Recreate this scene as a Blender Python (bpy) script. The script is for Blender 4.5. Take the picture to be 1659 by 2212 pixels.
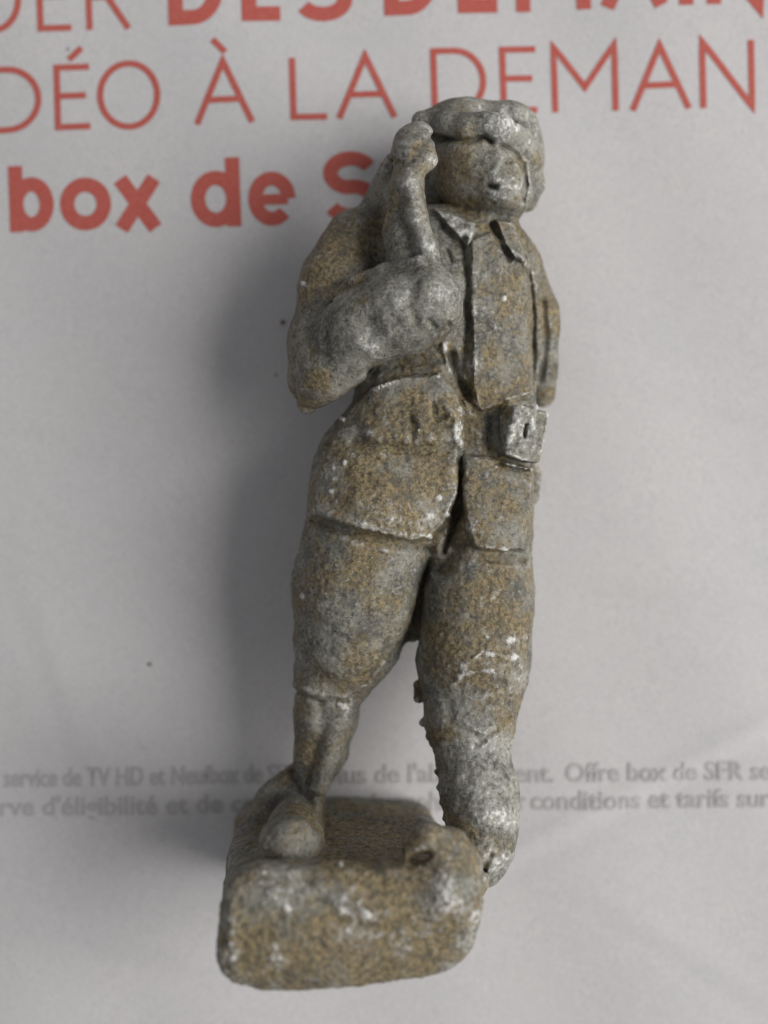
import bpy, math, random
import numpy as np

random.seed(4)
for o in list(bpy.data.objects):
    bpy.data.objects.remove(o)
scene = bpy.context.scene
COL = scene.collection

# ------------------------------------------------------------------ camera (units: 1 = 1 cm)
H = 9.0            # lens height above the page
F = 1956.0         # focal length in photo pixels (photo measured at 1659 x 2212)
cam_d = bpy.data.cameras.new('camera')
cam = bpy.data.objects.new('camera', cam_d)
COL.objects.link(cam)
cam.location = (0, 0, H)
cam_d.sensor_fit = 'VERTICAL'
cam_d.sensor_height = 36.0
cam_d.lens = 36.0 * F / 2212.0
cam_d.clip_start = 0.1
cam_d.clip_end = 200
cam_d.dof.use_dof = True
cam_d.dof.focus_distance = H - 1.45
cam_d.dof.aperture_fstop = 0.128
scene.camera = cam

# ------------------------------------------------------------------ light
world = bpy.data.worlds.new("World")
scene.world = world
world.use_nodes = True
bg = world.node_tree.nodes['Background']
bg.inputs['Color'].default_value = (0.97, 0.96, 0.98, 1)
bg.inputs['Strength'].default_value = 0.24


def window_light(name, loc, size, energy, color):
    l = bpy.data.lights.new(name, 'AREA')
    l.shape = 'RECTANGLE'
    l.size, l.size_y = size
    l.energy = energy
    l.color = color
    o = bpy.data.objects.new(name, l)
    COL.objects.link(o)
    o.location = loc
    from mathutils import Vector
    o.rotation_euler = (Vector((0, 0, 0.5)) - Vector(loc)).to_track_quat('-Z', 'Y').to_euler()
    return o


window_light('window_light', (46, -1, 32), (40, 46), 41500, (1.0, 0.97, 0.92))

scene.view_settings.view_transform = 'Standard'
scene.view_settings.look = 'None'
scene.view_settings.exposure = 0.0
scene.view_settings.gamma = 1.0


def P(u, v, z):
    s = (H - z) / F
    return np.array([(u - 829.5) * s, -(v - 1106.0) * s, z])


def R(r, z):
    return r * (H - z) / F


# ------------------------------------------------------------------ numpy noise
def _hash(ix, iy, iz, seed):
    n = (ix * 374761393 + iy * 668265263 + iz * 2147483647 + seed * 1274126177).astype(np.int64)
    n = (n ^ (n >> 13)) * 1274126177 & 0xffffffff
    n = (n ^ (n >> 16)) * 2246822519 & 0xffffffff
    n = n ^ (n >> 15)
    return (n & 0xffff).astype(np.float32) / 32767.5 - 1.0


def vnoise(p, scale, seed=0):
    q = p * scale + 1000.0
    i = np.floor(q).astype(np.int64)
    f = (q - i).astype(np.float32)
    f = f * f * f * (f * (f * 6 - 15) + 10)
    out = 0
    for dx in (0, 1):
        wx = f[:, 0] if dx else 1 - f[:, 0]
        for dy in (0, 1):
            wy = f[:, 1] if dy else 1 - f[:, 1]
            for dz in (0, 1):
                wz = f[:, 2] if dz else 1 - f[:, 2]
                out = out + wx * wy * wz * _hash(i[:, 0] + dx, i[:, 1] + dy, i[:, 2] + dz, seed)
    return out


def fbm(p, scale, octaves, seed=0, gain=0.5):
    a, t = 1.0, 0
    for k in range(octaves):
        t = t + a * vnoise(p, scale * (2.03 ** k), seed + 17 * k)
        a *= gain
    return t


# ------------------------------------------------------------------ materials
def new_mat(name):
    m = bpy.data.materials.new(name)
    m.use_nodes = True
    nt = m.node_tree
    return m, nt, nt.nodes['Principled BSDF']


def lead_material(name, brown=0.5, light=1.0):
    light *= 1.08
    m, nt, b = new_mat(name)
    N, L = nt.nodes.new, nt.links.new

    def noise(scale, detail, rough, w=0.0):
        n = N('ShaderNodeTexNoise')
        n.noise_dimensions = '4D'
        n.inputs['Scale'].default_value = scale
        n.inputs['Detail'].default_value = detail
        n.inputs['Roughness'].default_value = rough
        n.inputs['W'].default_value = w
        L(tc.outputs['Object'], n.inputs['Vector'])
        return n.outputs['Fac']

    def ramp(src, lo, hi):
        r = N('ShaderNodeMapRange')
        r.inputs['From Min'].default_value = lo
        r.inputs['From Max'].default_value = hi
        r.interpolation_type = 'SMOOTHSTEP'
        L(src, r.inputs['Value'])
        return r.outputs['Result']

    def mth(op, a, c):
        n = N('ShaderNodeMath')
        n.operation = op
        for i, x in enumerate((a, c)):
            if isinstance(x, (int, float)):
                n.inputs[i].default_value = x
            else:
                L(x, n.inputs[i])
        return n.outputs[0]

    def mix(f, a, c):
        n = N('ShaderNodeMix')
        n.data_type = 'RGBA'
        if isinstance(f, (int, float)):
            n.inputs[0].default_value = f
        else:
            L(f, n.inputs[0])
        for i, x in ((6, a), (7, c)):
            if isinstance(x, tuple):
                n.inputs[i].default_value = (*[v * light for v in x], 1)
            else:
                L(x, n.inputs[i])
        return n.outputs[2]

    def attr(nm):
        a = N('ShaderNodeAttribute')
        a.attribute_name = nm
        return a.outputs['Fac']

    tc = N('ShaderNodeTexCoord')
    wear, dirt, chalk_glint = attr('wear'), attr('earth'), attr('chalk_glint')
    # grey lead, mottled light and dark
    base = mix(ramp(noise(3.2, 6, .66), .38, .62), (.080, .079, .066), (.250, .246, .212))
    base = mix(mth('MULTIPLY', ramp(noise(30, 4, .7, 3), .46, .60), .50), base, (.33, .325, .285))
    # brown earth in the pores: broad patches broken up by grain
    bm = mth('ADD', mth('MULTIPLY', dirt, .75), mth('MULTIPLY', mth('SUBTRACT', noise(3.0, 5, .60, 7), .5), 3.0))
    bm = mth('ADD', bm, mth('MULTIPLY', mth('SUBTRACT', noise(24, 5, .75, 9), .5), 1.5))
    bm = ramp(bm, .36 - .30 * brown, .84 - .30 * brown)
    brownc = mix(ramp(noise(24, 5, .72, 11), .40, .60), (.088, .068, .030), (.290, .220, .105))
    base = mix(mth('MULTIPLY', bm, .88), base, brownc)
    # ochre grains
    base = mix(mth('MULTIPLY', ramp(noise(34, 3, .65, 21), .58, .66), mth('ADD', mth('MULTIPLY', dirt, .7), .05)), base, (.42, .30, .165))
    # dark pits, fine and broad
    base = mix(mth('MULTIPLY', ramp(noise(28, 5, .75, 31), .53, .62), .84), base, (.038, .037, .031))
    base = mix(mth('MULTIPLY', ramp(noise(4.0, 6, .68, 35), .52, .64), .62), base, (.066, .066, .060))
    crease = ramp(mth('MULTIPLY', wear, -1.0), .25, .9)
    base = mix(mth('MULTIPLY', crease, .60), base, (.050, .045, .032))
    # chalky white oxide and painted highlights: a thin broken veil, dense on raised edges and in patches
    wn = mth('ADD', mth('MULTIPLY', mth('SUBTRACT', noise(5, 6, .70, 41), .5), 2.2), mth('MULTIPLY', mth('SUBTRACT', noise(26, 5, .78, 45), .5), 2.9))
    wm = mth('ADD', mth('ADD', mth('MULTIPLY', wear, .90), mth('MULTIPLY', chalk_glint, .80)), wn)
    veil = mth('MULTIPLY', ramp(wm, .15 + .22 * (brown - .45), .85 + .22 * (brown - .45)), .60)
    base = mix(veil, base, (.43, .43, .415))
    core = mth('MULTIPLY', ramp(wm, .72, 1.10), .90)
    base = mix(core, base, (.70, .70, .67))
    spk = ramp(noise(38, 3, .5, 51), .68, .73)
    base = mix(mth('MULTIPLY', spk, .7), base, (.60, .53, .42))
    L(base, b.inputs['Base Color'])
    b.inputs['Roughness'].default_value = .72
    rr = ramp(noise(30, 3, .6, 61), .3, .7)
    L(mth('ADD', mth('MULTIPLY', rr, .28), .42), b.inputs['Roughness'])
    b.inputs['Specular IOR Level'].default_value = .6
    hgt = mth('ADD', mth('MULTIPLY', noise(30, 6, .75, 71), 1.0), mth('MULTIPLY', noise(110, 3, .7, 81), .35))
    bp = N('ShaderNodeBump')
    bp.inputs['Strength'].default_value = .75
    bp.inputs['Distance'].default_value = .027
    L(hgt, bp.inputs['Height'])
    L(bp.outputs['Normal'], b.inputs['Normal'])
    return m


def paper_material():
    m, nt, b = new_mat('newsprint_paper')
    N, L = nt.nodes.new, nt.links.new
    tc = N('ShaderNodeTexCoord')

    def noise(scale, detail, rough):
        n = N('ShaderNodeTexNoise')
        n.inputs['Scale'].default_value = scale
        n.inputs['Detail'].default_value = detail
        n.inputs['Roughness'].default_value = rough
        L(tc.outputs['Object'], n.inputs['Vector'])
        return n
    cur = (.585, .578, .590, 1)

    def layer(src, lo, hi, amt, colr, cur):
        r = N('ShaderNodeMapRange')
        r.inputs['From Min'].default_value = lo
        r.inputs['From Max'].default_value = hi
        r.inputs['To Max'].default_value = amt
        L(src, r.inputs['Value'])
        n = N('ShaderNodeMix')
        n.data_type = 'RGBA'
        L(r.outputs['Result'], n.inputs[0])
        if isinstance(cur, tuple):
            n.inputs[6].default_value = cur
        else:
            L(cur, n.inputs[6])
        n.inputs[7].default_value = (*colr, 1)
        return n.outputs[2]
    c = layer(noise(.8, 3, .6).outputs['Fac'], .35, .7, .55, (.545, .555, .575), cur)
    c = layer(noise(9, 5, .75).outputs['Fac'], .50, .75, .45, (.46, .45, .46), c)
    c = layer(noise(42, 3, .8).outputs['Fac'], .45, .66, .60, (.40, .39, .43), c)
    c = layer(noise(75, 2, .8).outputs['Fac'], .52, .68, .55, (.76, .74, .72), c)
    L(c, b.inputs['Base Color'])
    b.inputs['Roughness'].default_value = .85
    b.inputs['Specular IOR Level'].default_value = .2
    bp = N('ShaderNodeBump')
    bp.inputs['Strength'].default_value = .25
    bp.inputs['Distance'].default_value = .01
    L(noise(25, 6, .7).outputs['Fac'], bp.inputs['Height'])
    L(bp.outputs['Normal'], b.inputs['Normal'])
    return m


def ink_material(name, c1, c2, paper_bleed):
    m, nt, b = new_mat(name)
    N, L = nt.nodes.new, nt.links.new
    tc = N('ShaderNodeTexCoord')
    n = N('ShaderNodeTexNoise')
    n.inputs['Scale'].default_value = 40
    n.inputs['Detail'].default_value = 4
    n.inputs['Roughness'].default_value = .8
    L(tc.outputs['Object'], n.inputs['Vector'])
    r = N('ShaderNodeMapRange')
    r.inputs['From Min'].default_value = .35
    r.inputs['From Max'].default_value = .7
    r.inputs['To Max'].default_value = paper_bleed
    L(n.outputs['Fac'], r.inputs['Value'])
    mx = N('ShaderNodeMix')
    mx.data_type = 'RGBA'
    L(r.outputs['Result'], mx.inputs[0])
    mx.inputs[6].default_value = (*c1, 1)
    mx.inputs[7].default_value = (*c2, 1)
    L(mx.outputs[2], b.inputs['Base Color'])
    b.inputs['Roughness'].default_value = .8
    b.inputs['Specular IOR Level'].default_value = .2
    return m


M_PAPER = paper_material()
M_RED = ink_material('red_ink', (.45, .078, .060), (.52, .19, .165), .8)
M_GREY = ink_material('grey_ink', (.38, .37, .38), (.50, .49, .50), .9)


# ------------------------------------------------------------------ page
def page_h(x, y):
    """gentle unevenness of the sheet (cm)"""
    h = .022 * np.sin(x * .9 + .6 * y + .4) + .016 * np.sin(1.7 * y - .5 * x + 1.1) + .010 * np.sin(2.9 * x + 1.3 * y)
    # a soft crease running to the lower right, and one at the right
    for (ax, ay, bx, by, w, a) in ((1.2, 1.6, 4.3, .9, .12, .008), (2.2, -3.9, 3.9, -4.9, .12, .009), (-4.2, 1.2, -2.4, .5, .12, .008), (-3.6, -.6, -2.9, -2.6, .12, .006), (.9, -3.6, 4.2, -1.9, .10, .018), (-4.4, -1.7, -1.6, -1.55, .10, .010),
                                   (1.8, -.6, 4.4, -.9, .16, .014), (-4.5, -3.9, -1.9, -4.4, .14, .013)):
        dx, dy = bx - ax, by - ay
        l = math.hypot(dx, dy)
        d = ((x - ax) * dy - (y - ay) * dx) / l
        t = ((x - ax) * dx + (y - ay) * dy) / l
        env = 1 / (1 + np.exp(-(t) * 4)) * 1 / (1 + np.exp((t - l) * 4))
        h = h + 1.25 * a * env * (np.exp(-(d / w) ** 2) - .6 * np.exp(-((d - 1.4 * w) / w) ** 2))
    return h - .052


def mesh_obj(name, verts, faces, mat, parent=None, smooth=True):
    me = bpy.data.meshes.new(name)
    me.from_pydata([tuple(v) for v in verts], [], [tuple(f) for f in faces])
    me.materials.append(mat)
    if smooth:
        me.polygons.foreach_set('use_smooth', [True] * len(me.polygons))
    me.update()
    o = bpy.data.objects.new(name, me)
    COL.objects.link(o)
    if parent:
        o.parent = parent
    return o


def grid_page():
    xs = np.linspace(-10, 10, 241)
    ys = np.linspace(-13, 13, 313)
    X, Y = np.meshgrid(xs, ys, indexing='ij')
    Z = page_h(X, Y)
    v = np.stack([X, Y, Z], -1).reshape(-1, 3)
    ny = len(ys)
    i = (np.arange(len(xs) - 1)[:, None] * ny + np.arange(ny - 1)[None]).ravel()
    f = np.stack([i, i + ny, i + ny + 1, i + 1], -1)
    # thin sheet: top face plus a border skirt and underside
    n = len(v)
    v2 = v.copy()
    v2[:, 2] -= .012
    f2 = f[:, ::-1] + n
    return np.concatenate([v, v2]), np.concatenate([f, f2])


page = bpy.data.objects.new('printed_page', None)
COL.objects.link(page)
page.empty_display_size = .5
page['label'] = 'pale grey newsprint page printed with large red capitals, lying flat under the figure'
page['category'] = 'printed page'
pv, pf = grid_page()
mesh_obj('sheet', pv, pf.tolist(), M_PAPER, page)


# ---- print: strokes drawn as ribbons that follow the sheet
SL = .0325


def arc(cx, cy, rx, ry, a0, a1, n=22):
    return [(cx + rx * math.cos(math.radians(a0 + (a1 - a0) * k / n)),
             cy + ry * math.sin(math.radians(a0 + (a1 - a0) * k / n))) for k in range(n + 1)]


G = {
    'D': [([(0, 0), (0, 1)], 0), ([(0, 1), (.42, 1)] + arc(.42, .5, .58, .5, 90, -90)[1:] + [(0, 0)], 0)],
    'E': [([(0, 0), (0, 1)], 0), ([(0, 1), (1, 1)], 0), ([(0, .52), (.88, .52)], 0), ([(0, 0), (1, 0)], 0)],
    'O': [(arc(.5, .5, .5, .5, 0, 360, 44), 0)],
    'A': [([(0, 0), (.5, 1), (1, 0)], 0), ([(.17, .35), (.83, .35)], 0)],
    'L': [([(0, 1), (0, 0), (1, 0)], 0)],
    'M': [([(0, 0), (0, 1), (.5, .36), (1, 1), (1, 0)], 0)],
    'N': [([(0, 0), (0, 1), (1, 0), (1, 1)], 0)],
    'I': [([(0, 0), (0, 1)], 0)],
    'F': [([(0, 0), (0, 1)], 0), ([(0, 1), (1, 1)], 0), ([(0, .5), (.85, .5)], 0)],
    'R': [([(0, 0), (0, 1)], 0), ([(0, 1), (.5, 1)] + arc(.5, .74, .42, .26, 90, -90)[1:] + [(0, .48)], 0),
          ([(.45, .48), (.95, 0)], 0)],
    'S': [(arc(.5, .74, .46, .26, 25, 255, 26) + arc(.5, .24, .5, .26, 80, -155, 26), 0)],
    'b': [([(0, 0), (0, 1.0)], 0), (arc(.5, .385, .5, .385, 0, 360, 36), 0)],
    'd': [([(1, 0), (1, 1.0)], 0), (arc(.5, .385, .5, .385, 0, 360, 36), 0)],
    'o': [(arc(.5, .5, .5, .5, 0, 360, 36), 0)],
    'x': [([(0, 0), (1, 1)], 0), ([(0, 1), (1, 0)], 0)],
    'e': [([(0.02, .48), (.98, .48)], 0), (arc(.5, .5, .5, .5, -1, 316, 34), 0)],
    'grave': [([(0, 1), (1, 0)], 0)],
    'acute': [([(0, 0), (1, 1)], 0)],
}
# optional middle strokes are thinner on the bold 'e'
zlift = [0.0]


def ribbon(pts, t, V, Fc):
    """pts in photo pixels on the page; adds quads"""
    # resample long segments
    q = [pts[0]]
    for a, b in zip(pts, pts[1:]):
        l = math.hypot(b[0] - a[0], b[1] - a[1])
        n = max(1, int(l / 24))
        for k in range(1, n + 1):
            q.append((a[0] + (b[0] - a[0]) * k / n, a[1] + (b[1] - a[1]) * k / n))
    closed = math.hypot(q[0][0] - q[-1][0], q[0][1] - q[-1][1]) < 1e-3
    zlift[0] += 1
    zz = .0042 + .00025 * (zlift[0] % 7)
    n0 = len(V)
    m = len(q)
    for i in range(m):
        a = q[i - 1] if i > 0 else (q[-2] if closed else None)
        b = q[i + 1] if i < m - 1 else (q[1] if closed else None)
        d1 = None if a is None else (q[i][0] - a[0], q[i][1] - a[1])
        d2 = None if b is None else (b[0] - q[i][0], b[1] - q[i][1])
        d1 = d1 or d2
        d2 = d2 or d1
        l1, l2 = math.hypot(*d1), math.hypot(*d2)
        n1 = (-d1[1] / l1, d1[0] / l1)
        n2 = (-d2[1] / l2, d2[0] / l2)
        mx, my = n1[0] + n2[0], n1[1] + n2[1]
        k = mx * mx + my * my
        mx, my = 2 * mx / k, 2 * my / k
        if math.hypot(mx, my) > 2.4:
            g = 2.4 / math.hypot(mx, my)
            mx, my = mx * g, my * g
        for s in (-.5, .5):
            u, v = q[i][0] + mx * t * s, q[i][1] + my * t * s
            w = P(u, v, 0)
            V.append((w[0], w[1], float(page_h(w[0], w[1])) + zz))
    for i in range(m - 1):
        a = n0 + 2 * i
        Fc.append((a, a + 2, a + 3, a + 1))


def letter(ch, x0, x1, ybase, h, t, extra=None, tb=None):
    V, Fc = [], []
    w = x1 - x0
    tb = tb or t
    for pts, _ in G[ch]:
        horiz = abs(pts[0][1] - pts[-1][1]) < .01 and len(pts) == 2
        q = []
        for (u, v) in pts:
            uu = (t / 2 + u * (w - t)) if w > t else w / 2
            vv = t / 2 + v * (h - t)
            if ch in 'AMN':          # pointed joins reach the cap line
                vv = v * h if v in (0, 1) else v * h
                if ch in 'MN' and v == 1:
                    vv = h - t * .3
                if ch == 'A' and v == 1:
                    vv = h - t * .9
            if len(pts) == 2 and not horiz and ch not in 'x':
                vv = v * h           # stems run the full height
            if ch == 'x':
                uu, vv = t * .55 + u * (w - 1.1 * t), v * h
            if ch == 'R' and pts[0][1] == .48 and len(pts) == 2:
                uu = t / 2 + u * (w - t)
            q.append((x0 + uu - vv * SL, ybase - vv - uu * SL))
        ribbon(q, tb if horiz else t, V, Fc)
    if extra:
        for (e0, e1) in extra:
            ribbon([e0, e1], t, V, Fc)
    mesh_obj('printed_letter', V, Fc, M_RED, page, smooth=False)


T1 = 13.5
# first line, thin then bold
letter('D', -62, 44, 66, 148, T1)
letter('E', 77, 157, 62, 148, T1)
letter('R', 183, 286, 58, 148, T1)
letter('D', 363, 482, 51, 150, 32)
letter('E', 522, 621, 42, 150, 32, [((575, -150), (603, -122))])
letter('S', 636, 762, 39, 154, 32)
letter('D', 831, 946, 28, 150, 32)
letter('E', 991, 1093, 22, 150, 32)
letter('M', 1118, 1280, 18, 150, 31)
letter('A', 1299, 1447, 11, 150, 31)
letter('I', 1470, 1501, 7, 150, 31)
letter('N', 1530, 1655, 5, 150, 31)
# second line
letter('D', -44, 88, 284, 145, T1)
letter('E', 116, 200, 278, 144, T1, [((145, 123), (172, 97))])
letter('O', 209, 347, 279, 152, T1)
letter('A', 418, 552, 267, 147, T1, [((458, 82), (486, 110))])
letter('L', 628, 714, 259, 144, T1)
letter('A', 726, 860, 254, 148, T1)
letter('D', 934, 1054, 246, 146, T1)
letter('E', 1084, 1170, 241, 146, T1)
letter('M', 1196, 1341, 237, 147, T1)
letter('A', 1364, 1499, 233, 149, T1)
letter('N', 1517, 1637, 229, 148, T1)
# third line, bold
letter('b', 17, 115, 498, 143, 31)
letter('o', 129, 240, 497, 114, 31)
letter('x', 243, 352, 493, 108, 32)
letter('d', 413, 521, 490, 148, 31)
letter('e', 538, 640, 488, 116, 30, None, 23)
letter('S', 698, 824, 479, 152, 31)
letter('F', 862, 950, 474, 148, 31)
letter('R', 985, 1095, 470, 148, 31)


def small_text(s, x0, x1, ybase, slope, cap=41):
    cu = bpy.data.curves.new('printed_line', 'FONT')
    cu.body = s
    cu.size = 1.0
    cu.offset = .018
    cu.resolution_u = 3
    to = bpy.data.objects.new('tmp', cu)
    COL.objects.link(to)
    dg = bpy.context.evaluated_depsgraph_get()
    me = bpy.data.meshes.new_from_object(to.evaluated_get(dg))
    bpy.data.objects.remove(to)
    n = len(me.vertices)
    co = np.zeros(n * 3, np.float32)
    me.vertices.foreach_get('co', co)
    co = co.reshape(-1, 3)
    wx = co[:, 0].max() - co[:, 0].min()
    S = (x1 - x0) / wx
    u = x0 + (co[:, 0] - co[:, 0].min()) * S
    v = ybase - co[:, 1] * cap / .71 - (u - x0) * slope
    x = (u - 829.5) * H / F
    y = -(v - 1106) * H / F
    z = page_h(x, y) + .0065
    me.vertices.foreach_set('co', np.stack([x, y, z], -1).astype(np.float32).ravel())
    me.materials.clear()
    me.materials.append(M_GREY)
    me.update()
    o = bpy.data.objects.new('printed_line', me)
    o['kind'] = 'stuff'
    COL.objects.link(o)
    o.parent = page


small_text("service de TV HD et Neufbox de SFR en", 4, 692, 1703, .013)
small_text("plus de l'abonnement.", 706, 1198, 1697, .013)
small_text("Offre box de SFR se", 1223, 1668, 1690, .013)
small_text("rve d'éligibilité et de couverture", -4, 762, 1766, .014)
small_text("géographique. Voir", 776, 1139, 1756, .014)
small_text("conditions et tarifs sur", 1149, 1668, 1751, .014)

# ------------------------------------------------------------------ the lead figure: one implicit surface, split into parts
h = .0125
lo = np.array([-1.62, -3.78, -.03])
hi = np.array([1.62, 3.75, 2.66])
dims = np.ceil((hi - lo) / h).astype(int)
gx, gy, gz = [(lo[i] + h * np.arange(dims[i])).astype(np.float32) for i in range(3)]
D = np.full(dims, 9.0, np.float32)
BEST = np.full(dims, 9.0, np.float32)
LAB = np.zeros(dims, np.uint8)
PARTS = ['base', 'trousers', 'lower_leg', 'boot', 'jacket', 'sleeve', 'head', 'cap', 'collar', 'hand', 'pouch', 'gaiter']


def box(pmin, pmax):
    a = np.clip(((np.asarray(pmin) - lo) / h).astype(int), 0, dims - 1)
    b = np.clip(((np.asarray(pmax) - lo) / h).astype(int) + 2, 1, dims)
    sl = tuple(slice(a[i], b[i]) for i in range(3))
    X = gx[sl[0]][:, None, None]
    Y = gy[sl[1]][None, :, None]
    Z = gz[sl[2]][None, None, :]
    return sl, X, Y, Z


def put(part, d, sl, k):
    c = D[sl]
    if k > 0:
        hh = np.maximum(k - np.abs(c - d), 0) / k
        D[sl] = np.minimum(c, d) - hh * hh * k * .25
    else:
        D[sl] = np.minimum(c, d)
    pi = PARTS.index(part)
    b = BEST[sl]
    w = d < b
    LAB[sl][w] = pi
    b[w] = d[w]


def cap_(part, A, B, ra, rb, k=.08, flat=1.0):
    """round cone from A to B; A,B world; flat squashes z"""
    r = max(ra, rb) + k + .08
    sl, X, Y, Z = box(np.minimum(A, B) - r, np.maximum(A, B) + r)
    ab = B - A
    px, py, pz = X - A[0], Y - A[1], Z - A[2]
    t = np.clip((px * ab[0] + py * ab[1] + pz * ab[2]) / (ab @ ab + 1e-9), 0, 1)
    dx, dy, dz = px - t * ab[0], py - t * ab[1], (pz - t * ab[2]) / flat
    d = np.sqrt(dx * dx + dy * dy + dz * dz) - (ra + t * (rb - ra))
    put(part, d.astype(np.float32), sl, k)


def chain(part, pts, k=.08, flat=1.0):
    """pts: (u, v, z, r_px)"""
    W = [(P(u, v, z), R(r, z)) for (u, v, z, r) in pts]
    for (a, ra), (b, rb) in zip(W, W[1:]):
        cap_(part, a, b, ra, rb, k, flat)


def ell(part, u, v, z, ru, rv, rz, k=.1, rot=0.0):
    c = P(u, v, z)
    a, b = R(ru, z), R(rv, z)
    m = max(a, b, rz) + k + .08
    sl, X, Y, Z = box(c - m, c + m)
    x, y, zz = X - c[0], Y - c[1], Z - c[2]
    if rot:
        cr, sr = math.cos(rot), math.sin(rot)
        x, y = x * cr + y * sr, -x * sr + y * cr
    k0 = np.sqrt((x / a) ** 2 + (y / b) ** 2 + (zz / rz) ** 2)
    k1 = np.sqrt((x / a ** 2) ** 2 + (y / b ** 2) ** 2 + (zz / rz ** 2) ** 2) + 1e-6
    put(part, (k0 * (k0 - 1) / k1).astype(np.float32), sl, k)


def tri(part, A, B, C, t, k=.08):
    r = t + k + .08
    sl, X, Y, Z = box(np.minimum(np.minimum(A, B), C) - r, np.maximum(np.maximum(A, B), C) + r)
    n = np.cross(B - A, C - A)
    n /= np.linalg.norm(n)
    p = (X, Y, Z)

    def seg(a, b):
        ab = b - a
        q = [p[i] - a[i] for i in range(3)]
        tt = np.clip((q[0] * ab[0] + q[1] * ab[1] + q[2] * ab[2]) / (ab @ ab), 0, 1)
        return np.sqrt(sum((q[i] - tt * ab[i]) ** 2 for i in range(3)))
    de = np.minimum(np.minimum(seg(A, B), seg(B, C)), seg(C, A))
    pl = np.abs(sum((p[i] - A[i]) * n[i] for i in range(3)))
    ins = True
    for a, b in ((A, B), (B, C), (C, A)):
        e = np.cross(n, b - a)
        ins = ins & (sum((p[i] - a[i]) * e[i] for i in range(3)) >= 0)
    d = np.where(ins, pl, de) - t
    put(part, d.astype(np.float32), sl, k)


def rbox(part, c, axes, half, rnd, k=.02, warp=None, cut=None):
    m = float(np.linalg.norm(half)) + .15
    sl, X, Y, Z = box(c - m, c + m)
    q = [X - c[0], Y - c[1], Z - c[2]]
    l = [sum(q[i] * ax[i] for i in range(3)) for ax in axes]
    if warp:
        l = warp(l)
    e = [np.abs(l[i]) - (half[i] - rnd) for i in range(3)]
    d = np.sqrt(sum(np.maximum(a, 0) ** 2 for a in e)) + np.minimum(np.maximum(np.maximum(e[0], e[1]), e[2]), 0) - rnd
    if cut:
        d2 = l[2] - cut + .08 * l[0] ** 2 + .62 * np.minimum(l[1], 0) ** 2 + .16 * np.maximum(l[1], 0) ** 2
        kk = np.maximum(.09 - np.abs(d - d2), 0) / .09
        d = np.maximum(d, d2) + kk * kk * .09 * .25
    put(part, d.astype(np.float32), sl, k)


def uv(X, Y, Z):
    s = F / (H - Z)
    return 829.5 + X * s, 1106.0 - Y * s


def relief(pts, w, depth, zmin=None, zmax=None, part=None, taper=False):
    """carve (depth>0) or raise (depth<0) a soft line drawn through photo points onto the front surface"""
    us = [p[0] for p in pts]
    vs = [p[1] for p in pts]
    zmin = .6 if zmin is None else zmin
    zmax = 2.62 if zmax is None else zmax
    m = 3 * w + 6
    corners = np.array([P(u, v, z) for u in (min(us) - m, max(us) + m) for v in (min(vs) - m, max(vs) + m) for z in (zmin, zmax)])
    sl, X, Y, Z = box(corners.min(0), corners.max(0))
    U, V = uv(X, Y, Z)
    best = None
    for (a, b) in zip(pts, pts[1:]):
        du, dv = b[0] - a[0], b[1] - a[1]
        t = np.clip(((U - a[0]) * du + (V - a[1]) * dv) / (du * du + dv * dv + 1e-9), 0, 1)
        d = (U - a[0] - t * du) ** 2 + (V - a[1] - t * dv) ** 2
        best = d if best is None else np.minimum(best, d)
    zf = np.clip((Z - zmin) / .08, 0, 1)
    D[sl] += depth * np.exp(-best / (w * w)) * zf
    if part:
        sub = LAB[sl]
        sub[(best < w * w) & (Z > zmin) & (np.abs(D[sl]) < .12)] = PARTS.index(part)


def panel(poly, t, soft=3.5, zmin=.6, zmax=2.62, part=None):
    """raise everything inside a polygon of photo points by t with a crisp edge"""
    us = [p[0] for p in poly]
    vs = [p[1] for p in poly]
    m = soft + 6
    corners = np.array([P(u, v, z) for u in (min(us) - m, max(us) + m) for v in (min(vs) - m, max(vs) + m) for z in (zmin, zmax)])
    sl, X, Y, Z = box(corners.min(0), corners.max(0))
    U, V = uv(X, Y, Z)
    d = None
    inside = np.zeros(np.broadcast(U, V).shape, bool)
    n = len(poly)
    for i in range(n):
        a, b = poly[i], poly[(i + 1) % n]
        du, dv = b[0] - a[0], b[1] - a[1]
        tt = np.clip(((U - a[0]) * du + (V - a[1]) * dv) / (du * du + dv * dv + 1e-9), 0, 1)
        q = (U - a[0] - tt * du) ** 2 + (V - a[1] - tt * dv) ** 2
        d = q if d is None else np.minimum(d, q)
        if dv != 0:
            cr = ((a[1] > V) != (b[1] > V)) & (U < (V - a[1]) * du / dv + a[0])
            inside ^= cr
    sd = np.where(inside, -1, 1) * np.sqrt(d)
    f = np.clip(.5 - sd / (2 * soft), 0, 1)
    f = f * f * (3 - 2 * f) * np.clip((Z - zmin) / .06, 0, 1)
    D[sl] -= t * f
    if part:
        sub = LAB[sl]
        sub[inside & (Z > zmin) & (np.abs(D[sl]) < .15)] = PARTS.index(part)


# ---- base slab (stands on edge on the page, its front edge towards the lens)
zc_n, zc_f = 2.46, 0.0
cn = np.array([-.236, -3.01, zc_n])
cf = np.array([-.520, -3.17, zc_f])
ad = (cn - cf) / np.linalg.norm(cn - cf)
ax = np.array([1.0, -.02, 0])
ax = ax - ad * (ax @ ad)
ax /= np.linalg.norm(ax)
ay = np.cross(ad, ax)


def base_warp(l):
    x, y, z = l
    y = y - .03 * x + .03 * np.cos(x * 2.0)
    y = y * (1 + .05 * x)
    x = x * (1 + .03 * y) - .03 * y
    z = z + .02 * y
    return [x, y, z]


rbox('base', (cn + cf) / 2, (ax, ay, ad), (.955, .435, 1.40), .31, .02, base_warp, 1.275)

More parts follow.
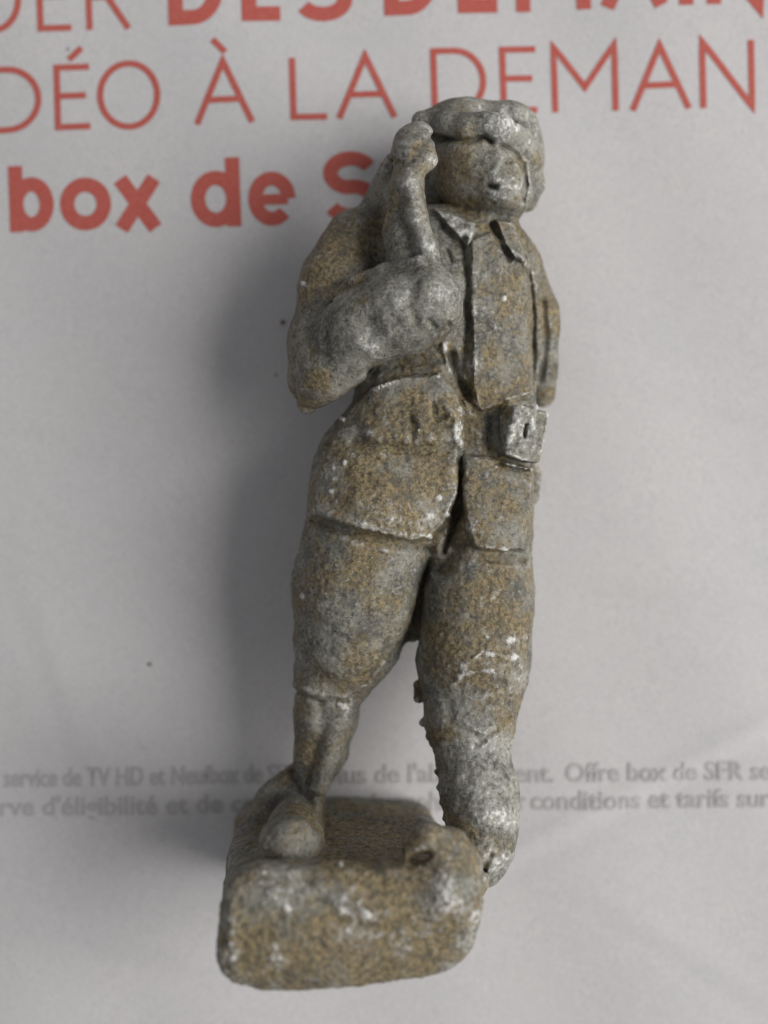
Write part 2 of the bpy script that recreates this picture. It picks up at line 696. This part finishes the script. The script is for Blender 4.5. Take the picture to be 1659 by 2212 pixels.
def recess_top():
    c0 = (cn + cf) / 2
    sl, X, Y, Z = box(c0 - 1.7, c0 + 1.7)
    q = [X - c0[0], Y - c0[1], Z - c0[2]]
    x, y, z = [sum(q[i] * a_[i] for i in range(3)) for a_ in (ax, ay, ad)]
    d = np.maximum(.335 + .02 * np.cos(x * 3) - y, z - (.93 + .05 * np.sin(x * 2.5)))
    c = D[sl]
    k = .10
    hh = np.maximum(k - np.abs(c + d), 0) / k
    D[sl] = np.maximum(c, -d) + hh * hh * k * .25


recess_top()
chain('base', [(960, 1930, 2.28, 55), (1000, 1960, 2.24, 45)], .10)

# ---- boot and leg on the left of the picture (further from the lens)
chain('boot', [(664, 1690, .62, 34), (655, 1740, .70, 46), (640, 1785, 1.10, 56), (624, 1824, 1.90, 58)], .04)
chain('boot', [(650, 1672, .58, 30), (596, 1735, .62, 46), (562, 1820, .85, 56)], .05)
chain('boot', [(672, 1745, .95, 18), (656, 1825, 1.9, 32)], .04)
ell('boot', 628, 1815, 1.70, 68, 42, .30, .10)
chain('boot', [(700, 1800, .9, 7), (704, 1860, 1.4, 9)], .02)
chain('lower_leg', [(710, 1480, .74, 74), (704, 1550, .70, 68), (692, 1620, .68, 56), (668, 1700, .70, 36)], .07)
chain('lower_leg', [(745, 1505, .98, 22), (720, 1600, .92, 24), (690, 1700, .90, 20)], .06)
# ---- leg on the right (nearer the lens)
chain('boot', [(896, 1830, 2.18, 29), (925, 1818, 2.20, 35), (968, 1838, 2.16, 46), (1000, 1890, 2.06, 48)], .07)
chain('boot', [(985, 1850, 2.0, 44), (1008, 1900, 1.75, 48)], .06)
chain('gaiter', [(1016, 1560, 1.07, 94), (1022, 1628, 1.16, 79), (1034, 1710, 1.28, 82), (1043, 1785, 1.40, 78),
                 (1052, 1845, 1.48, 52), (1052, 1888, 1.52, 26)], .07)
# ---- breeches
chain('trousers', [(1035, 1120, .84, 108), (1030, 1290, .90, 122), (1022, 1430, .96, 121), (1016, 1545, 1.06, 100)], .05)
chain('trousers', [(805, 1130, .84, 142), (772, 1270, .85, 143), (750, 1380, .80, 116), (722, 1452, .76, 88)], .03)
chain('trousers', [(860, 1375, .78, 20), (800, 1462, .74, 20)], .05)
chain('trousers', [(895, 1210, .72, 62), (888, 1345, .72, 40)], .05)
# ---- trunk
ell('jacket', 955, 645, .72, 195, 200, .42, .15)
ell('jacket', 962, 840, .76, 196, 220, .43, .18)
ell('jacket', 905, 1030, .80, 232, 190, .47, .18)
chain('jacket', [(800, 1040, .85, 105), (830, 1100, .88, 120)], .12)
chain('jacket', [(1050, 1020, .82, 92), (1045, 1120, .86, 100)], .12)
chain('jacket', [(1150, 1020, .50, 20), (1150, 1075, .50, 14)], .04)
chain('jacket', [(1040, 492, .72, 60), (1020, 570, .78, 80)], .12)
chain('jacket', [(850, 525, .70, 66), (1080, 565, .68, 80)], .15)
# ---- arm behind (right)
chain('sleeve', [(1112, 590, .62, 62), (1152, 690, .56, 56), (1168, 790, .48, 42), (1172, 850, .40, 30)], .10)
chain('sleeve', [(1186, 700, .30, 26), (1194, 800, .22, 18), (1180, 845, .2, 14)], .05)
# ---- raised arm (left)
chain('sleeve', [(772, 522, .78, 70), (728, 620, .88, 78), (692, 740, .98, 68), (682, 815, 1.02, 62)], .10)
chain('sleeve', [(678, 845, .95, 42), (664, 872, .90, 22)], .06)
chain('sleeve', [(706, 790, 1.12, 72), (785, 715, 1.28, 90), (860, 678, 1.38, 92), (922, 657, 1.46, 79)], .06)
ell('sleeve', 925, 655, 1.50, 76, 74, .26, .05)
# forearm rising to the head: a thin fin with a bright ridge
tri('sleeve', P(932, 590, 1.46), P(885, 350, 1.42), P(805, 545, .70), .065, .05)
tri('sleeve', P(872, 400, 1.18), P(840, 360, 1.02), P(775, 490, .74), .08, .06)
chain('sleeve', [(890, 600, 1.30, 56), (872, 500, 1.34, 42), (874, 415, 1.38, 31), (884, 350, 1.40, 30)], .08)
chain('sleeve', [(936, 605, 1.50, 22), (922, 535, 1.54, 20), (901, 465, 1.56, 18), (889, 400, 1.53, 18), (890, 350, 1.46, 24)], .09)
# upper lip of the lower arm, overlapping the fin
chain('sleeve', [(722, 640, 1.22, 12), (765, 606, 1.34, 13), (830, 584, 1.46, 14), (905, 568, 1.60, 15)], .05)
# ---- fist at the cap
chain('hand', [(899, 302, 1.34, 35), (889, 330, 1.42, 39)], .05)
chain('hand', [(910, 294, 1.40, 24), (922, 345, 1.50, 22)], .07)
chain('hand', [(870, 306, 1.36, 18), (866, 335, 1.38, 20)], .05)
chain('hand', [(880, 300, 1.36, 24), (868, 330, 1.36, 22)], .05)
chain('hand', [(925, 345, 1.48, 18), (902, 362, 1.52, 18)], .04)
chain('hand', [(848, 348, 1.24, 18), (838, 372, 1.12, 16)], .05)
# ---- head and cap
chain('head', [(1060, 430, .60, 46), (1035, 480, .60, 60)], .06)
ell('head', 1048, 372, .80, 110, 98, .44, .02)
ell('head', 1086, 428, .90, 60, 46, .34, .12)
ell('head', 1012, 345, .84, 70, 62, .38, .08)
ell('cap', 1044, 345, .52, 131, 116, .50, .01)
ell('cap', 1000, 273, .74, 92, 50, .38, .06)
chain('head', [(1140, 385, .58, 24), (1132, 428, .54, 24)], .05)
chain('jacket', [(930, 380, .40, 50), (930, 440, .42, 55)], .05)
ell('cap', 1088, 290, .70, 76, 58, .44, .08)
chain('cap', [(908, 262, .98, 20), (925, 264, .94, 18), (968, 268, 1.08, 22), (1010, 272, 1.18, 22), (1052, 270, 1.22, 23), (1086, 278, 1.20, 26),
              (1122, 306, 1.06, 25), (1146, 350, .88, 22), (1153, 400, .72, 20), (1140, 438, .60, 18)], .085)
# ---- collar
# ---- pouch
a8 = math.radians(-9)
px_ = np.array([math.cos(a8), math.sin(a8), -.30])
px_ /= np.linalg.norm(px_)
py_ = np.array([-math.sin(a8), math.cos(a8), .05])
py_ = py_ - px_ * (py_ @ px_)
py_ /= np.linalg.norm(py_)
rbox('pouch', P(1127, 938, 1.20), (px_, py_, np.cross(px_, py_)), (.168, .225, .15), .035, .02)
chain('pouch', [(1100, 872, 1.1, 14), (1150, 880, 1.0, 14)], .05)

# ---- clip at the page
D[:] = np.maximum(D, (.004 - gz)[None, None, :])

# ---- relief drawn over the forms
# face
relief([(1058, 402), (1070, 404)], 6, .055, .9)
relief([(1024, 352), (1036, 350)], 7, .022, .9)
relief([(1092, 350), (1102, 350)], 6, .020, .9)
relief([(1064, 372), (1082, 345)], 12, -.018, .9)
relief([(1046, 386), (1088, 388)], 8, -.010, .9)
relief([(1030, 330), (1052, 324)], 12, .012, .9)
relief([(1098, 342), (1116, 346)], 10, .010, .9)
relief([(1060, 425), (1100, 430)], 10, -.012, .9)
# gap between face and the rim of the cap
relief([(935, 296), (1000, 304), (1025, 302), (1046, 296), (1060, 306)], 7, .05, .8)
relief([(1084, 316), (1110, 330), (1130, 356), (1137, 400), (1130, 432)], 6, .034, .5)
relief([(1100, 236), (1112, 262)], 8, .02, .7)
# hand creases
relief([(868, 300), (905, 288)], 4, .008, 1.1)
relief([(862, 318), (915, 312)], 4, .010, 1.1)
relief([(870, 336), (905, 336)], 4, .008, 1.1)
relief([(850, 345), (868, 352), (890, 348)], 5, .018, .9)
# jacket front
panel([(1018, 520), (1060, 500), (1140, 560), (1152, 700), (1148, 850), (1085, 868), (1042, 890), (1018, 868), (1024, 790), (1018, 650)], .045, 3, part='jacket')
relief([(1002, 518), (1004, 560), (1011, 610), (1008, 660), (1012, 700), (1003, 750), (1002, 800)], 8.5, .062, .9)
relief([(1138, 585), (1147, 630), (1152, 680), (1149, 725), (1153, 770), (1145, 840)], 6.5, .050, .6)
relief([(1118, 560), (1140, 600)], 6, .03, .6)
relief([(1172, 650), (1180, 730), (1168, 820)], 8, .04, .4)
relief([(975, 770), (985, 812), (1008, 850)], 14, .14, .8)
relief([(958, 745), (968, 790), (990, 840), (1008, 872)], 5, -.05, .8)
relief([(1024, 780), (1020, 830), (1036, 872)], 6, -.03, .8)
panel([(938, 452), (975, 462), (1024, 482), (1026, 500), (1010, 534), (992, 512), (960, 480)], .07, 3, .8, part='collar')
panel([(1068, 474), (1106, 478), (1128, 530), (1134, 566), (1112, 560), (1088, 520)], .065, 3, .7, part='collar')
relief([(955, 488), (978, 515), (1000, 540)], 7, .035, .8)
relief([(1064, 486), (1080, 522), (1102, 560)], 6, .035, .8)
relief([(965, 540), (975, 565)], 5, .03, .8)
relief([(1060, 560), (1075, 580)], 14, -.02, .8)
relief([(1062, 680), (1070, 705)], 14, -.02, .8)
# lower left of the jacket
panel([(800, 840), (870, 812), (950, 806), (985, 845), (1002, 890), (1000, 960), (988, 1065), (958, 1135), (925, 1166), (895, 1170), (850, 1160),
       (760, 1138), (672, 1110), (690, 1020), (740, 900)], .10, 4, .7, part='jacket')
panel([(820, 810), (950, 806), (996, 890), (996, 955), (900, 965), (800, 955), (770, 900)], .030, 12, .8)
relief([(770, 955), (880, 972), (975, 972)], 14, .060, .8)
relief([(800, 800), (870, 782), (950, 775)], 14, .06, .8)
relief([(888, 900), (892, 945)], 6, .030, .9)
relief([(935, 870), (940, 905), (958, 900)], 7, .028, .9)
relief([(905, 905), (925, 945)], 10, -.02, .9)
relief([(965, 880), (985, 905), (985, 945)], 9, -.025, .9)
relief([(770, 1085), (860, 1130), (930, 1120)], 16, -.018, .8)
relief([(690, 1100), (760, 1128), (860, 1152), (915, 1158)], 8, -.02, .8)
relief([(678, 1126), (760, 1155), (860, 1180), (925, 1186)], 9, .045, .6)
relief([(1036, 1208), (1130, 1210)], 9, .05, .6)
# right skirt
panel([(1003, 985), (1060, 990), (1150, 1012), (1148, 1100), (1137, 1190), (1060, 1190), (1024, 1182), (1008, 1130), (1000, 1060)], .12, 4, .7, part='jacket')
relief([(993, 975), (994, 1040), (992, 1090), (980, 1140), (960, 1190)], 6.5, .10, .7)
relief([(990, 1110), (975, 1160), (985, 1190), (955, 1230)], 16, .07, .7)
relief([(1055, 905), (1060, 960), (1075, 1000), (1140, 1018)], 14, .055, .8)
relief([(1010, 880), (1040, 920), (1035, 960)], 12, -.02, .8)
relief([(1136, 918), (1132, 944)], 4, .05, .9)
relief([(1100, 900), (1120, 925), (1110, 960)], 9, .02, .9)
relief([(1150, 900), (1155, 940)], 7, -.02, .8)
relief([(1078, 905), (1082, 960)], 6, .02, .9)
relief([(1105, 905), (1098, 960)], 12, -.012, .9)
relief([(1085, 930), (1090, 975), (1155, 1005)], 5, -.012, .9)
# breeches
relief([(925, 1215), (905, 1290), (888, 1385)], 12, .05, .8)
relief([(635, 1478), (690, 1502), (745, 1502), (795, 1478), (830, 1430)], 6, -.025, .3)
relief([(640, 1492), (690, 1514), (750, 1514)], 6, .03, .3)
relief([(700, 1320), (760, 1380), (800, 1400)], 26, -.020, .6)
relief([(1000, 1440), (1040, 1410), (1100, 1420), (1125, 1440)], 7, -.018, .6)
relief([(978, 1480), (1000, 1455), (1060, 1450)], 8, -.02, .6)
relief([(1085, 1470), (1095, 1520)], 7, .02, .6)
relief([(965, 1500), (975, 1560), (1040, 1600)], 10, .018, .6)
relief([(1100, 1550), (1070, 1580), (1030, 1610)], 7, .02, .6)
relief([(1010, 1680), (1060, 1700)], 14, .02, .8)
relief([(985, 1740), (1050, 1760)], 18, -.02, .8)
# left lower leg
relief([(690, 1510), (695, 1580), (676, 1640), (668, 1690)], 12, .02, .5)
relief([(705, 1500), (765, 1500)], 8, .02, .5)
relief([(633, 1668), (650, 1710), (672, 1735)], 8, .04, .5)
# base front: rolled upper edge, hollow below, scars
relief([(690, 1945), (730, 1985), (800, 1998), (870, 1990)], 14, .028, 2.0)
relief([(540, 1900), (700, 1900), (820, 1905)], 18, .016, 2.0)
relief([(700, 1962), (770, 1985), (840, 1975)], 9, -.008, 2.0)
relief([(500, 1960), (505, 2090)], 12, -.020, 2.0)
relief([(590, 2070), (620, 2076)], 12, -.012, 2.0)
relief([(820, 2040), (900, 2030), (960, 2035)], 12, .018, 2.0)
relief([(1060, 1850), (1040, 1890)], 7, .03, 1.2)
relief([(895, 1856), (925, 1846)], 9, .10, 1.9)
# sleeve folds and dents
relief([(722, 655), (712, 690), (700, 740)], 8, .022, .7)
relief([(775, 740), (800, 760), (835, 720)], 16, -.02, 1.2)
relief([(800, 690), (830, 660), (855, 700)], 14, .02, 1.3)
relief([(925, 690), (945, 715), (968, 700)], 7, .03, 1.3)
relief([(900, 610), (885, 660), (900, 700)], 9, .016, 1.3)
relief([(680, 760), (720, 790), (790, 770)], 14, .02, .9)
relief([(640, 620), (690, 615)], 10, -.012, .8)
relief([(665, 560), (700, 520)], 22, -.02, .6)

# casting burrs along the inner edge of the leg
rb = random.Random(9)
for (u, v, z, r) in ((902, 1480, .95, 11), (900, 1494, .95, 8), (903, 1508, .97, 12), (914, 1560, 1.05, 9), (930, 1590, 1.10, 10),
                     (936, 1606, 1.12, 8), (944, 1622, 1.14, 9), (948, 1640, 1.16, 7), (946, 1668, 1.22, 9), (948, 1700, 1.28, 7),
                     (953, 1735, 1.3, 7), (958, 1770, 1.36, 6)):
    cap_('trousers' if v < 1550 else 'gaiter', P(u, v, z), P(u + rb.uniform(-6, 14), v + rb.uniform(-6, 6), z + rb.uniform(-.1, .1)),
         R(r, z), R(r * .6, z), .02)
# crust grains stuck on the metal
GRAINS = [(1088, 645, 8), (1104, 1384, 14), (1113, 1418, 9), (1090, 1190, 10), (722, 1012, 5), (716, 1062, 6), (948, 1075, 9),
          (966, 1112, 6), (655, 1288, 8), (640, 888, 8), (655, 612, 7), (740, 905, 6), (620, 1960, 9), (792, 1975, 9), (735, 1868, 7),
          (905, 930, 5), (745, 1000, 7), (930, 1160, 6), (1070, 1010, 5)]

# ------------------------------------------------------------------ surface nets


def surface_nets(D):
    S = D < 0
    nx, ny, nz = D.shape
    c = S[:-1, :-1, :-1].astype(np.uint8)
    for i, j, k in ((1, 0, 0), (0, 1, 0), (0, 0, 1), (1, 1, 0), (1, 0, 1), (0, 1, 1), (1, 1, 1)):
        c += S[i:nx - 1 + i, j:ny - 1 + j, k:nz - 1 + k]
    act = (c > 0) & (c < 8)
    I, J, K = np.nonzero(act)
    idx = np.full(act.shape, -1, np.int32)
    idx[I, J, K] = np.arange(len(I))
    acc = np.zeros((len(I), 3), np.float64)
    cnt = np.zeros(len(I))
    offs = [(0, 0, 0), (1, 0, 0), (0, 1, 0), (0, 0, 1), (1, 1, 0), (1, 0, 1), (0, 1, 1), (1, 1, 1)]
    val = {o: D[I + o[0], J + o[1], K + o[2]] for o in offs}
    for a in offs:
        for axn in range(3):
            if a[axn] == 0:
                b = list(a)
                b[axn] = 1
                b = tuple(b)
                va, vb = val[a], val[b]
                m = (va < 0) != (vb < 0)
                t = va[m] / (va[m] - vb[m])
                p = np.tile(np.array(a, float), (m.sum(), 1))
                p[:, axn] = t
                acc[m] += p
                cnt[m] += 1
    v = acc / cnt[:, None] + np.stack([I, J, K], 1)
    quads = []
    for axn in range(3):
        o1, o2 = [(1, 2), (2, 0), (0, 1)][axn]
        a = [slice(1, -1)] * 3
        a[axn] = slice(0, -1)
        b = list(a)
        b[axn] = slice(1, None)
        s0, s1 = S[tuple(a)], S[tuple(b)]
        E = np.stack(np.nonzero(s0 != s1), 1)
        inside0 = s0[E[:, 0], E[:, 1], E[:, 2]]
        base = E.copy()
        for q in range(3):
            if q != axn:
                base[:, q] += 1
        d1 = np.zeros(3, int)
        d1[o1] = 1
        d2 = np.zeros(3, int)
        d2[o2] = 1

        def g(p):
            return idx[p[:, 0], p[:, 1], p[:, 2]]
        q = np.stack([g(base - d1 - d2), g(base - d2), g(base), g(base - d1)], 1)
        q[~inside0] = q[~inside0][:, ::-1]
        quads.append(q)
    quads = np.concatenate(quads)
    quads = quads[(quads >= 0).all(1)]
    return v, quads, np.stack([I, J, K], 1)


vg, quads, cells = surface_nets(D)
V = (lo + h * vg).astype(np.float64)
vlab = LAB[cells[:, 0], cells[:, 1], cells[:, 2]]
nV = len(V)
E = np.concatenate([quads[:, [0, 1]], quads[:, [1, 2]], quads[:, [2, 3]], quads[:, [3, 0]]])
deg = np.bincount(E.ravel(), minlength=nV).astype(float)[:, None]


def smooth(A, n, f=.5):
    A = A.copy()
    for _ in range(n):
        S = np.zeros_like(A)
        for c in range(A.shape[1]):
            S[:, c] = np.bincount(E[:, 0], A[E[:, 1], c], nV) + np.bincount(E[:, 1], A[E[:, 0], c], nV)
        A = A * (1 - f) + f * S / deg
    return A


def vnormals(V):
    n = np.cross(V[quads[:, 2]] - V[quads[:, 0]], V[quads[:, 3]] - V[quads[:, 1]])
    N = np.zeros_like(V)
    for c in range(3):
        for j in range(4):
            N[:, c] += np.bincount(quads[:, j], n[:, c], nV)
    return N / (np.linalg.norm(N, axis=1, keepdims=True) + 1e-12)


V = smooth(V, 1, .4)
Nn = vnormals(V)
up = np.clip((V[:, 2] - .03) / .15, 0, 1)
# hand-worked unevenness, lumps, pits
disp = .014 * fbm(V, 3.0, 2, 1) + .0062 * fbm(V, 9, 2, 5) + .0055 * fbm(V, 22, 3, 9, .65)
pit = fbm(V, 16, 2, 33)
disp -= .012 * np.clip(pit - .55, 0, 1)
rough_patch = np.clip(vnoise(V, 1.6, 77) + .2, 0, 1)
disp += .0035 * rough_patch * fbm(V, 30, 2, 50, .7)


def near_uv(V, u, v, r, zmin=.9):
    s = F / (H - V[:, 2])
    U, W = 829.5 + V[:, 0] * s, 1106.0 - V[:, 1] * s
    return np.exp(-(((U - u) ** 2 + (W - v) ** 2) / (r * r))) * (V[:, 2] > zmin)


FACT = dict(head=.40, cap=.35, hand=.25, sleeve=.48, boot=.55, base=.9, gaiter=.65, pouch=.85, collar=.5, jacket=.85, trousers=.8, lower_leg=.6)
fac = smooth(np.array([FACT[p] for p in PARTS])[vlab][:, None], 12)[:, 0]
disp *= fac
grain = np.zeros(nV)
for (u, v, r) in GRAINS:
    g = near_uv(V, u, v, r, .8)
    grain = np.maximum(grain, g)
disp += .013 * np.clip(grain * 1.6 - .4, 0, 1)
V = V + Nn * (disp * up)[:, None]
V[:, 2] = np.maximum(V[:, 2], .002)
Nn = vnormals(V)
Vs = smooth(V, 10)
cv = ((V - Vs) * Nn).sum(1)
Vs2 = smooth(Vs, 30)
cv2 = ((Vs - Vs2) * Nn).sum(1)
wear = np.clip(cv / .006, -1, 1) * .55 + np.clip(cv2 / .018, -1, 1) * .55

# patches of chalky oxide, some painted as highlights on lit spots, and of brown earth, where the photograph has them
chalk_glint = np.zeros(nV)
for (u, v, r, a) in ((1060, 1430, 45, .7), (1010, 1440, 26, .6), (985, 1490, 24, .6), (1090, 1500, 30, .45), (1040, 1600, 60, .75), (1030, 1540, 70, .45), (1060, 1700, 55, .7), (1080, 1760, 40, .9), (1070, 1850, 40, .7), (1000, 1460, 40, .5),
                     (1125, 930, 45, .65), (1150, 960, 35, .6), (1000, 880, 25, .5), (985, 930, 25, .7), (930, 1130, 45, .7), (860, 1120, 35, .5), (800, 1120, 40, .35),
                     (1095, 265, 45, .8), (1060, 280, 20, .5), (1150, 300, 40, .5), (1095, 395, 50, .45), (1135, 380, 20, .6), (1085, 370, 40, .3),
                     (985, 475, 22, .8), (1005, 495, 18, 1.0), (888, 400, 26, .8), (900, 480, 24, .7), (925, 350, 18, .7), (905, 540, 26, .5),
                     (950, 640, 45, .6), (800, 740, 30, .75), (770, 720, 45, .3), (870, 640, 45, .4), (700, 860, 30, .3), (1055, 670, 28, .5), (1055, 590, 40, .25),
                     (1022, 790, 22, .7), (1015, 1142, 18, .9), (720, 1060, 24, .4), (620, 1930, 60, .5), (770, 1985, 55, .9), (950, 1940, 70, .7), (1000, 1990, 50, .5),
                     (1030, 1900, 40, .5), (505, 2060, 22, .9), (520, 2120, 28, .6), (600, 2070, 30, .8), (860, 2040, 28, .6), (1005, 2030, 35, .6), (940, 2000, 45, .5),
                     (740, 1525, 30, .6), (735, 1640, 20, .4), (1125, 1460, 20, .7), (1130, 1380, 18, .5), (1050, 1380, 30, .3), (730, 1990, 40, .4), (570, 1890, 60, .35)):
    chalk_glint = np.maximum(chalk_glint, a * near_uv(V, u, v, r, .5))
chalk_glint = chalk_glint + .9 * grain
earth = np.full(nV, .45)
for (u, v, r, a) in ((1040, 1330, 100, .55), (1080, 1500, 55, .5), (870, 1040, 120, .45), (1070, 1090, 80, .45), (760, 2060, 150, .5), (900, 2030, 130, .4), (600, 2020, 90, .3),
                     (1000, 340, 50, .5), (1090, 620, 110, .35), (780, 560, 110, .3), (900, 900, 90, .4), (790, 1250, 100, .15), (690, 600, 60, .2), (830, 1800, 120, .5),
                     (660, 860, 50, .3), (1030, 1820, 50, .3),
                     (1040, 1620, 75, -.5), (1020, 1690, 50, -.3), (1020, 1540, 40, -.3), (920, 640, 90, -.6), (760, 730, 100, -.5), (860, 660, 80, -.4), (960, 620, 40, -.2),
                     (720, 1380, 100, -.25), (900, 450, 50, -.3), (1100, 280, 60, -.5), (1125, 940, 60, -.3), (940, 520, 50, -.3), (1030, 250, 90, -.15)):
    earth = earth + a * near_uv(V, u, v, r, .2)
earth = np.clip(earth, 0, 1.2)

soldier = bpy.data.objects.new('lead_soldier', None)
soldier.location = (0, 0, 0)
soldier.empty_display_size = .5
COL.objects.link(soldier)
soldier['label'] = 'worn lead toy soldier with raised hand and slab base, lying on the printed page'
soldier['category'] = 'toy soldier'

# highlight painted into the colour down the raised forearm, cuff and lip
for (u, v) in ((886, 372), (886, 395), (890, 420), (896, 450), (902, 478), (912, 505), (922, 532), (934, 560), (940, 585)):
    chalk_glint = np.maximum(chalk_glint, .55 * near_uv(V, u + 4, v, 17, 1.3))

MATS = {
    'base': lead_material('lead_base', .74, .97),
    'trousers': lead_material('lead_trousers', .66, .97),
    'jacket': lead_material('lead_jacket', .62, 1.0),
    'head': lead_material('lead_head', .45, 1.1),
    'grey': lead_material('lead_grey', .15, 1.08),
}
MSEL = {'base': 'base', 'trousers': 'trousers', 'lower_leg': 'trousers', 'boot': 'base', 'jacket': 'jacket', 'sleeve': 'jacket', 'head': 'head',
        'cap': 'head', 'collar': 'jacket', 'hand': 'head', 'pouch': 'head', 'gaiter': 'grey'}
# the left and right pieces of a pair are separate parts
flab = vlab[quads[:, 0]].astype(int)
# clean the label map: majority over the face corners, a few passes
for _ in range(3):
    oh = np.stack([(vlab == k).astype(float) for k in range(len(PARTS))], 1)
    vlab = smooth(oh, 2).argmax(1)
flab = vlab[quads[:, 0]]
fc = V[quads].mean(1)
groups = []
for k, nm in enumerate(PARTS):
    m = flab == k
    if nm == 'boot':
        groups += [(nm, m & (fc[:, 0] < -.1)), (nm, m & (fc[:, 0] >= -.1))]
    elif nm == 'sleeve':
        groups += [(nm, m & (fc[:, 0] < .65)), (nm, m & (fc[:, 0] >= .65))]
    elif nm == 'collar':
        groups += [(nm, m & (fc[:, 0] < .87)), (nm, m & (fc[:, 0] >= .87))]
    elif nm == 'gaiter':
        groups += [('lower_leg', m)]
    else:
        groups.append((nm, m))


def part_mesh(nm, mask, mat):
    q = quads[mask]
    if not len(q):
        return None
    used, inv = np.unique(q.ravel(), return_inverse=True)
    inv = inv.reshape(-1, 4).astype(np.int32)
    me = bpy.data.meshes.new(nm)
    me.vertices.add(len(used))
    me.vertices.foreach_set('co', V[used].astype(np.float32).ravel())
    me.loops.add(inv.size)
    me.loops.foreach_set('vertex_index', inv.ravel())
    me.polygons.add(len(inv))
    me.polygons.foreach_set('loop_start', np.arange(0, inv.size, 4, dtype=np.int32))
    me.update(calc_edges=True)
    me.polygons.foreach_set('use_smooth', np.ones(len(inv), bool))
    for an, arr in (('wear', wear), ('chalk_glint', chalk_glint), ('earth', earth)):
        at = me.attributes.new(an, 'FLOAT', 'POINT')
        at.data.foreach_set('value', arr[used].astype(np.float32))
    me.normals_split_custom_set_from_vertices([tuple(n) for n in Nn[used]])
    me.materials.append(mat)
    o = bpy.data.objects.new(nm, me)
    COL.objects.link(o)
    o.parent = soldier
    return o


objs = {}
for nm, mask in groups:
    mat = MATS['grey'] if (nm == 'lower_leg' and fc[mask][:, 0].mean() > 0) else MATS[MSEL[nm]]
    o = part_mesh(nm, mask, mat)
    if o:
        objs.setdefault(nm, []).append(o)

# ------------------------------------------------------------------ crumbs on the page
mc, nt, b = new_mat('rust_crumb')
b.inputs['Base Color'].default_value = (.12, .065, .04, 1)
b.inputs['Roughness'].default_value = .9
for i, (u, v, r, lab) in enumerate(((609, 694, 5.5, 'dark brown crumb on the page just left of the raised arm'),
                                    (320, 1437, 4.5, 'tiny brown speck on the page left of the knee'),
                                    (594, 808, 3, 'tiny speck on the page left of the elbow'),
                                    (143, 100, 3, 'tiny dark speck between the red lines at the top left of the page'),
                                    (1003, 381, 1, None))):
    if lab is None:
        continue
    w = P(u, v, 0)
    rr = R(r, 0)
    vs, fs = [], []
    rg = random.Random(i)
    n, mrow = 10, 6
    for a in range(mrow + 1):
        for q in range(n):
            th, ph = math.pi * a / mrow, 2 * math.pi * q / n
            k = rr * rg.uniform(.75, 1.15)
            vs.append((k * math.sin(th) * math.cos(ph), k * .8 * math.sin(th) * math.sin(ph), k * .5 * math.cos(th)))
    for a in range(mrow):
        for q in range(n):
            fs.append((a * n + q, (a + 1) * n + q, (a + 1) * n + (q + 1) % n, a * n + (q + 1) % n))
    o = mesh_obj('crumb', vs, fs, mc)
    o.location = (w[0], w[1], float(page_h(w[0], w[1])) + rr * .4)
    o['label'] = lab
    o['category'] = 'crumb'
    o['group'] = 'specks of dirt on the page'
print('verts', nV, 'quads', len(quads))
